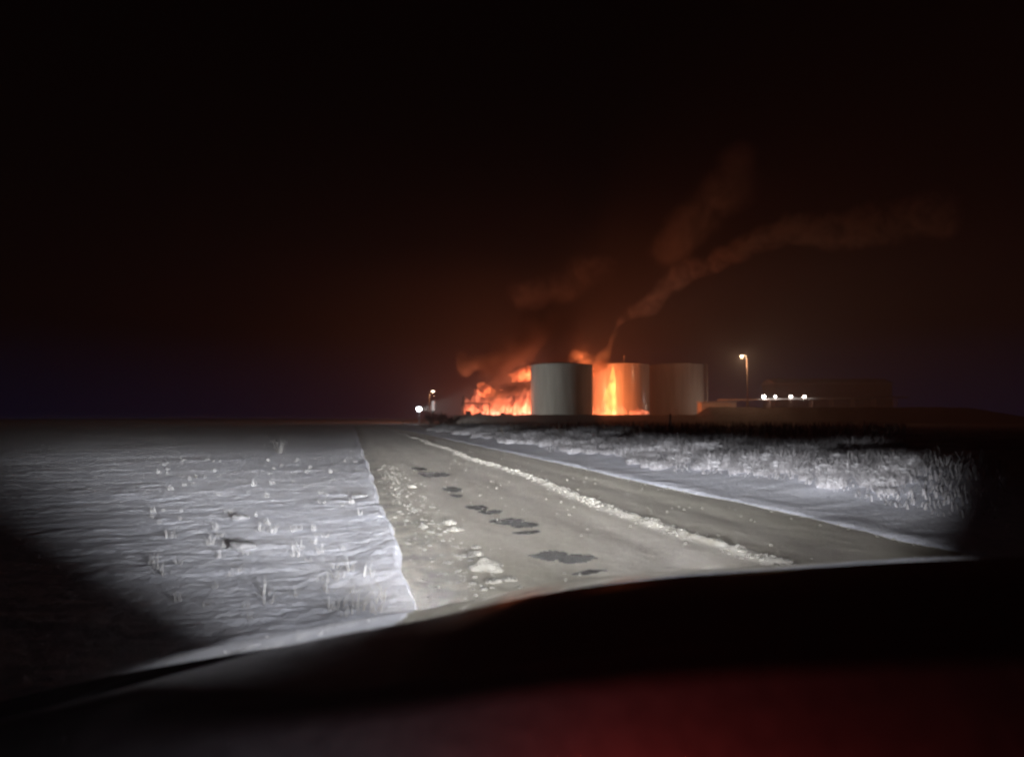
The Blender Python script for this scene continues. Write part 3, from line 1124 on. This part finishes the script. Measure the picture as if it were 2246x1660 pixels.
rk = empty('pipe_rack', (at(1680, 905, RACK_Y).x, RACK_Y, 0))
tag(rk, 'long low pipe rack running behind the tanks to the right with floodlights', 'pipe rack')
x0, x1 = at(1575, 876, RACK_Y).x - rk.location.x, at(1990, 866, RACK_Y).x - rk.location.x
for k, (dy, dz, r) in enumerate(((-0.6, 0.0, 0.20), (0.0, 0.02, 0.26), (0.55, 0.0, 0.16))):
    z0, z1 = rackz - 0.85, rackz + 0.05
    MB().tube([(x0, dy, z0 - 0.2 + dz), (x1, dy, z1 + dz - 0.35)], r, 10).build('pipe', M['white_metal'], rk)
for k in range(9):
    f = (k + 0.4) / 9
    xx = x0 + (x1 - x0) * f
    zz = rackz - 1.05 + 0.55 * f - 0.30
    b = MB()
    b.box((xx, -0.75, zz / 2), (0.22, 0.22, zz))
    b.box((xx, 0.75, zz / 2), (0.22, 0.22, zz))
    b.box((xx, 0, zz - 0.10), (0.18, 1.27, 0.18))
    b.build('trestle', M['rust'], rk)

# long low building behind the rack
bd = empty('long_shed', (at(1830, 905, 196).x, 196.0, 0))
tag(bd, 'long dim shed with a low roof behind the row of floodlights', 'shed')
hw, zr = 17.5, at(1760, 828, 196).z
w_ = MB().box((0, 5, (zr - 1.6) / 2), (hw * 2, 10, zr - 1.6)).build('wall', M['soil'], bd)
b = MB()
b.add([(-hw - .4, -0.5, zr - 1.6), (hw + .4, -0.5, zr - 1.6), (hw + .4, 5, zr), (-hw - .4, 5, zr), (hw + .4, 10.5, zr - 1.6), (-hw - .4, 10.5, zr - 1.6),
       (-hw - .4, -0.5, zr - 1.85), (hw + .4, -0.5, zr - 1.85), (hw + .4, 10.5, zr - 1.85), (-hw - .4, 10.5, zr - 1.85)],
      [(0, 1, 2, 3), (3, 2, 4, 5), (6, 7, 1, 0), (5, 4, 8, 9), (0, 3, 5, 9, 6), (1, 7, 8, 4, 2)])
b.build('roof', M['steel'], bd)
for k in range(6):
    xx = -hw + 3.2 + k * 5.8
    f_ = MB().box((xx, -0.05, 3.6), (3.4, 0.096, 1.3)).build('window', M['steel'], bd)
    MB().box((xx, -0.115, 3.6), (3.1, 0.03, 1.05)).build('pane', mat('dark_glass', (0.02, 0.02, 0.025), None, 0.12, 1.0), f_)

# low pale pump house right of the ladder tank
sl = at(1577, 905, 172)
t = empty('pump_house', (sl.x, 172, 0))
zr_, wd_ = at(1577, 881, 172).z, 76 / FPX * 172
tag(t, 'low pale flat roofed building at the foot of the ladder tank', 'building')
MB().box((0, 2.0, zr_ / 2 - 0.15), (wd_, 4.0, zr_ - 0.3)).build('wall', M['white_metal'], t)
MB().box((0, 2.0, zr_ - 0.058), (wd_ + 0.6, 4.6, 0.18)).build('roof', M['snow'], t)
for k in range(3):
    MB().box((-wd_ * 0.32 + k * wd_ * 0.30, -0.02, zr_ - 2.6), (1.0, 0.05, 0.9)).build('window', M['steel'], t)

# lit white gate post / sign column by the left lamp
gp = at(950, 893, 158)
pt = empty('gate_column', (gp.x, 158, 0))
tag(pt, 'slim white illuminated column below the small street lamp', 'column')
zt, zb = at(950, 879, 158).z, at(950, 900, 158).z
MB().box((0, 0, (zt + zb) / 2), (0.62, 0.5, zt - zb)).build('lit_panel', mat('lit_panel', (0.7, 0.7, 0.7), None, 0.5, 1.0, emit=(1.0, 0.88, 0.86), estr=0.62), pt)
MB().box((0, 0, zb / 2 - 0.002), (0.5, 0.4, zb)).build('plinth', M['concrete'], pt)
MB().box((0, 0, zt + 0.063), (0.74, 0.6, 0.12)).build('cap', M['steel'], pt)


# dark shrubs and mound at the left lamps
def shrub(x, y, h, wd, label, group, seed):
    t = empty('shrub', (x, y, gh(x, y)))
    tag(t, label, 'shrub', group)
    rs = random.Random(seed)
    tw = MB()
    lf = MB()
    for i in range(26):
        a = rs.uniform(0, 6.28)
        q = wd * 0.5 * math.sqrt(rs.random())
        e = Vector((q * math.cos(a), q * math.sin(a) * 0.7, h * rs.uniform(0.5, 1.0) * (1 - (q / wd) ** 2)))
        tw.tube([(0.1 * math.cos(a), 0.1 * math.sin(a), 0), tuple(e * 0.55 + Vector((0, 0, h * 0.08))), tuple(e)], [0.04, 0.025, 0.01], 4)
        for k in range(16):
            c = e * rs.uniform(0.45, 1.02) + Vector((rs.gauss(0, .2), rs.gauss(0, .2), rs.gauss(0, .15)))
            d1 = Vector((rs.gauss(0, 1), rs.gauss(0, 1), rs.gauss(0, 1))).normalized() * 0.22
            d2 = d1.cross(Vector((rs.gauss(0, 1), rs.gauss(0, 1), rs.gauss(0, 1)))).normalized() * 0.05
            lf.add([c - d1, c + d2, c + d1, c - d2], [(0, 1, 2, 3)])
    tw.build('branches', M['shrub'], t)
    lf.build('twigs', M['shrub'], t)['kind'] = 'stuff'
    return t


for i, (px, hpx, wpx, lab) in enumerate(((946, 903, 40, 'dark shrub directly below the lit white column'), (968, 901, 44, 'broad dark shrub between the lit column and the fire'),
                                         (992, 906, 36, 'low dark shrub nearest the fire'))):
    p = at(px, hpx, 136)
    shrub(p.x, 136, p.z - 0.05, wpx / FPX * 136, lab, 'dark shrubs left of the fire', 900 + i)

# pipe frame standing in front of the fire
pf = empty('burnt_pipework', (at(1016, 905, 160).x, 160, 0))
tag(pf, 'burnt pipe frame standing at the left edge of the fire', 'pipe frame')
ztop, zbar = at(1016, 868, 160).z, at(1040, 884, 160).z
MB().tube([(0, 0, 0), (0, 0, ztop)], 0.16, 8).build('post', M['steel'], pf)
MB().tube([(-0.5, 0, zbar), (6.6, 0, zbar - 0.15)], 0.13, 8).build('crossbar', M['steel'], pf)
MB().tube([(6.4, 0, 0), (6.4, 0, zbar - 0.3)], 0.14, 8).build('post', M['steel'], pf)
MB().tube([(-0.4, 0.3, 0), (-0.4, 0.3, zbar - 0.1)], 0.12, 8).build('post', M['steel'], pf)
MB().box((1.2, 0.4, 1.5), (1.3, 0.9, 3.0)).build('cabinet', M['rust'], pf)
# charred wreckage in the fire
for i, (px, wd, h, lab) in enumerate(((1112, 3.2, 2.6, 'humped charred wreck in the middle of the fire'), (1140, 1.6, 1.9, 'small upright charred wreck before the grey tank'), (1050, 2.6, 2.5, 'dark wreck under the burnt pipe frame'))):
    p = at(px, 905, 164)
    t = empty('wreckage', (p.x, 164, 0))
    tag(t, lab, 'wreckage', 'charred wreckage in the fire')
    rs = random.Random(50 + i)
    b = MB()
    clump_into(b, (0, 0, h * 0.5), wd * 0.5, 31 + i, 14, 8, h / wd)
    b.build('hulk', M['rust'], t)
    b = MB()
    for k in range(6):
        a = rs.uniform(-wd / 2, wd / 2)
        b.tube([(a, -0.3, h * 0.3), (a + rs.gauss(0, 0.5), -0.3, h * rs.uniform(0.9, 1.25) + 0.6)], 0.07, 5)
    b.build('bent_bars', M['rust'], t)

# thin marker post in the rough ground
mp_ = at(1470, 962, 44)
t = empty('marker_post', (mp_.x, 44, gh(mp_.x, 44)))
tag(t, 'thin grey marker post standing in the dark ground before the ladder tank', 'post')
hp = at(1470, 908, 44).z - t.location.z
MB().tube([(0, 0, -0.1), (0.02, 0, hp)], [0.07, 0.06], 8).build('pole', M['white_metal'], t)
MB().box((0.02, 0, hp + 0.033), (0.17, 0.17, 0.06)).build('cap', M['white_metal'], t)

# ------------------------------------------------------------------ smoke columns
smoke('smoke_plume', [(1268, 788, 172, 24), (1312, 794, 174, 20), (1344, 762, 178, 10), (1350, 718, 180, 9), (1366, 692, 181, 15), (1425, 672, 178, 24),
                      (1478, 612, 168, 30), (1560, 575, 156, 28), (1650, 538, 142, 34), (1720, 506, 134, 40), (1800, 512, 128, 44), (2050, 470, 112, 66)], 0.80, 0.34,
      'pale brown smoke plume rising from the orange lit tank and drifting right', lo=0.40, hi=0.62)
smoke('smoke_puff', [(1150, 650, 180, 46), (1240, 628, 180, 48), (1290, 592, 181, 48), (1325, 585, 181, 36)], 0.22, 0.24, 'dim brown smoke puff hanging above the grey tank')
smoke('smoke_puff', [(1470, 545, 156, 60), (1560, 450, 124, 62), (1605, 395, 112, 70), (1640, 350, 104, 50)], 0.16, 0.2, 'faint dark red smoke puff high above the right plume')
smoke('smoke_puff', [(1008, 788, 170, 20), (1022, 803, 169, 24), (1046, 795, 170, 20), (1082, 786, 171, 22)], 0.5, 0.34, 'salmon lit smoke puff floating over the left of the fire', lo=0.25, hi=0.5)
smoke('smoke_column', [(1090, 880, 167, 34), (1090, 840, 166, 52), (1100, 790, 167, 60), (1150, 740, 170, 62), (1190, 690, 172, 60)], 0.42, 0.24,
      'dark smoke boiling up out of the ground fire', (0.34, 0.28, 0.25), 0.42, 0.60)
smoke('smoke_column', [(1092, 856, 166, 20), (1132, 848, 166, 24), (1160, 850, 166, 14)], 1.2, 0.4, 'dark smoke band crossing the middle of the ground fire', (0.36, 0.29, 0.26), 0.36, 0.56)
smoke('smoke_puff', [(1304, 822, 168, 13), (1312, 806, 168, 16), (1330, 798, 168, 12)], 0.9, 0.5, 'dark soot smoke hanging over the upper left rim of the orange lit tank', (0.5, 0.4, 0.35), 0.3, 0.55)
smoke('smoke_column', [(1236, 812, 170, 40), (1232, 750, 169, 60), (1222, 690, 168, 60)], 0.20, 0.16, 'black smoke column rising behind the grey tank', (0.07, 0.055, 0.05), 0.34, 0.6)

# ------------------------------------------------------------------ the car the picture is taken from
CX = 0.38
car = empty('car', (CX, 0.0, 0.0))
tag(car, 'dark car whose bonnet and dashboard fill the bottom of the view', 'car')


def prof(pts, px):
    xs = [p[0] for p in pts]
    ys = [p[1] for p in pts]
    return float(np.interp(px, xs, ys))


def smooth_prof(pts):
    xs = np.linspace(pts[0][0], pts[-1][0], 141)
    ys = np.interp(xs, [p[0] for p in pts], [p[1] for p in pts])
    k = np.hanning(17)
    k /= k.sum()
    yp = np.concatenate([ys[0] + (ys[0] - ys[1:9][::-1]), ys, ys[-1] + (ys[-1] - ys[-9:-1][::-1])])
    return xs, np.convolve(yp, k, 'valid')


EDGE = [(-250, 1760), (0, 1630), (250, 1522), (400, 1474), (516, 1442), (700, 1400), (960, 1353), (1150, 1308), (1300, 1284), (1500, 1262), (1783, 1243), (2000, 1230), (2246, 1222), (2500, 1220)]
HOOD = [(-250, 1720), (0, 1588), (250, 1478), (400, 1432), (516, 1404), (700, 1370), (960, 1331), (1150, 1290), (1300, 1264), (1500, 1249), (1783, 1235), (2000, 1222), (2246, 1214), (2500, 1212)]
ex, ey = smooth_prof(EDGE)
hx, hy = smooth_prof(HOOD)


def strip(rows, name, m, thick=None):
    """rows: list of (depth Y, list of heights z as a function of x) evaluated over common x."""
    P = np.array(rows)
    me = grid_mesh(name, P)
    return me


# bonnet: crowned sheet from below the windscreen to its nose, curling down at the front
YF, YB = 1.95, 1.34
Ptop = [at(a, c, YF) for a, c in zip(hx, hy)]
rows = []
for f in np.linspace(0, 1, 12):
    Yd = YB + (YF - YB) * f
    r = []
    for a, p in zip(hx, Ptop):
        q = at(a, float(np.interp(a, ex, ey)) + 26, YB)
        xx = p.x * (0.92 + 0.08 * f)
        crown = 0.020 * math.sin(math.pi * f)
        r.append((xx, Yd, q.z + (p.z - q.z) * f + crown * 0.4))
    rows.append(r)
for dy, dz in ((0.03, -0.012), (0.055, -0.04), (0.065, -0.09), (0.07, -0.30)):
    rows.append([(p.x, YF + dy, p.z + dz) for p in Ptop])
P = np.array(rows)
P[:, :, 0] -= CX
link('bonnet', grid_mesh('bonnet', P), car, M['hood'])

# dashboard: top pad, rolled brow, then the face falling toward the seats
YE = 1.16
E = [at(a, c, YE) for a, c in zip(ex, ey)]
rows = []
EM = float(np.mean([q.z for q in E]))
for yd, dz, flat in ((1.205, -0.12, 0), (1.20, -0.035, 0), (1.185, -0.010, 0), (YE, 0.0, 0), (1.06, 0.0215, 0.05), (0.95, 0.043, 0.12), (0.87, 0.057, 0.2), (0.845, 0.057, 0.22), (0.82, 0.050, 0.25),
                     (0.79, 0.038, 0.3), (0.74, 0.016, 0.4), (0.69, -0.008, 0.5), (0.64, -0.036, 0.6), (0.60, -0.075, 0.7), (0.58, -0.15, 0.8), (0.57, -0.30, 0.9), (0.57, -0.45, 1.0)):
    rows.append([(p.x, yd, p.z * (1 - flat) + EM * flat + (dz if not 0.8 < yd < YE else dz - 1.7 * max(0.0, dz) * min(1.0, max(0.0, (a - 500) / 700)))) for p, a in zip(E, ex)])
P = np.array(rows)
P[:, :, 0] -= CX
link('dashboard', grid_mesh('dashboard', P[:, ::-1]), car, M['dash'])

# body below, fenders, pillar, headlamps, instruments
b = MB()
b.box((0, 1.95, 0.30), (1.60, 0.10, 0.30))
b.build('front_bumper', M['rubber'], car)
for sgn in (-1, 1):
    hl = MB().box((sgn * 0.62, 1.95, 0.56), (0.34, 0.10, 0.14)).build('headlight', M['steel'], car)
    MB().box((sgn * 0.62, 2.006, 0.56), (0.30, 0.008, 0.11)).build('lens', M['glass_lens'], hl)
for sgn in (-1, 1):
    MB().tube([(sgn * 0.62, 2.008, 0.56), (sgn * 0.62, 2.014, 0.56)], 0.03, 14).build('lamp_bulb', M['glass_lens'], car)
gz = 0.60
g_ = MB().box((0.0, 0.50, gz - 0.12), (0.40, 0.02, 0.12)).build('instrument_panel', M['gauge'], car)
for dx in (-0.1, 0.1):
    MB().tube([(dx, 0.486, gz - 0.12), (dx, 0.480, gz - 0.12)], 0.045, 20).build('dial', M['gauge'], g_)


# headlamp light: a low beam, hand-shaped to even the ground and darken the sides
def head_beam(x, power):
    o = lamp('low_beam', 'POINT', (x, 2.08, 0.60), power, (1.0, 0.97, 0.94), car, shadow_soft_size=0.05)
    ld = o.data
    ld.use_nodes = True
    b = NB(ld.node_tree)
    b.t.nodes.clear()
    out = b.new('ShaderNodeOutputLight')
    em = b.new('ShaderNodeEmission')
    inc = b.new('ShaderNodeNewGeometry').outputs['Incoming']
    sxy = b.new('ShaderNodeSeparateXYZ')
    b.put(sxy.inputs[0], inc)
    vx, vy, vz = sxy.outputs
    t = b.m('MULTIPLY', vz, -1.0 * SIGN)
    az = b.m('ARCTAN2', b.m('MULTIPLY', vx, SIGN), b.m('MULTIPLY', vy, SIGN))
    tcut = b.rng(az, math.radians(-12), math.radians(14), BEAM['tc_left'], BEAM['tc_right'], True)
    tt = b.m('MAXIMUM', t, tcut)
    lf = b.rng(az, math.radians(-19), math.radians(-6), 1.0, 0.0, True)
    tgt = b.m('DIVIDE', tt, b.m('ADD', tt, b.m('MULTIPLY_ADD', lf, 0.065, BEAM['knee'])))
    tgt = b.m('MULTIPLY', b.m('POWER', tgt, b.m('MULTIPLY_ADD', lf, 0.7, 1.0)), b.m('MULTIPLY_ADD', lf, 1.55, 1.0))
    inten = b.m('DIVIDE', tgt, b.m('POWER', tt, 3.0))
    inten = b.m('MULTIPLY', inten, b.rng(t, 0.10, 0.26, 1.0, 0.50, True))
    cut = b.rng(t, BEAM['cut0'], BEAM['cut1'], 0.0, 1.0, True)
    latl = b.rng(az, math.radians(-47), math.radians(-31), 0.0, 1.0, True)
    latr = b.rng(az, math.radians(30), math.radians(38), 1.0, 0.0, True)
    side = b.rng(az, math.radians(8), math.radians(23), 1.0, BEAM['side'], True)
    k = b.m('MULTIPLY', b.m('MULTIPLY', b.m('MULTIPLY', inten, side), cut), b.m('MULTIPLY', latl, latr))
    b.put(em.inputs['Strength'], b.m('MULTIPLY', k, 1e-3))
    b.t.links.new(em.outputs[0], out.inputs[0])
    return o


SIGN = 1.0
BEAM = dict(tc_left=0.025, tc_right=0.055, knee=0.05, cut0=-0.018, cut1=0.018, side=0.48)
for dx in (-0.62, 0.62):
    head_beam(CX + dx, 3500.0)
# red glow of the instruments on the lower dash
lamp('instrument_light', 'POINT', (0.08, 0.49, 0.925), 4.6, (1.0, 0.035, 0.015), car, shadow_soft_size=0.04)
lamp('instrument_light', 'POINT', (0.36, 0.50, 0.90), 0.5, (1.0, 0.05, 0.04), car, shadow_soft_size=0.04)
lamp('dash_fill_light', 'POINT', (-0.24, 0.46, 0.87), 4.5, (0.85, 0.9, 1.0), car, shadow_soft_size=0.08)  # cool fill added out of view to lift the left dash; no display here

# ------------------------------------------------------------------ haze
hb = MB().box((0, 0, 23.2), (920, 920, 50.4))
hm = bpy.data.materials.new('haze')
b = NB(nodes_of(hm))
out = b.new('ShaderNodeOutputMaterial')
pv = b.new('ShaderNodeVolumePrincipled')
pv.inputs['Color'].default_value = (0.90, 0.90, 0.92, 1)
pv.inputs['Density'].default_value = 0.0032
pv.inputs['Anisotropy'].default_value = 0.0
b.t.links.new(pv.outputs[0], out.inputs['Volume'])
tag(hb.build('haze', hm), kind='stuff')
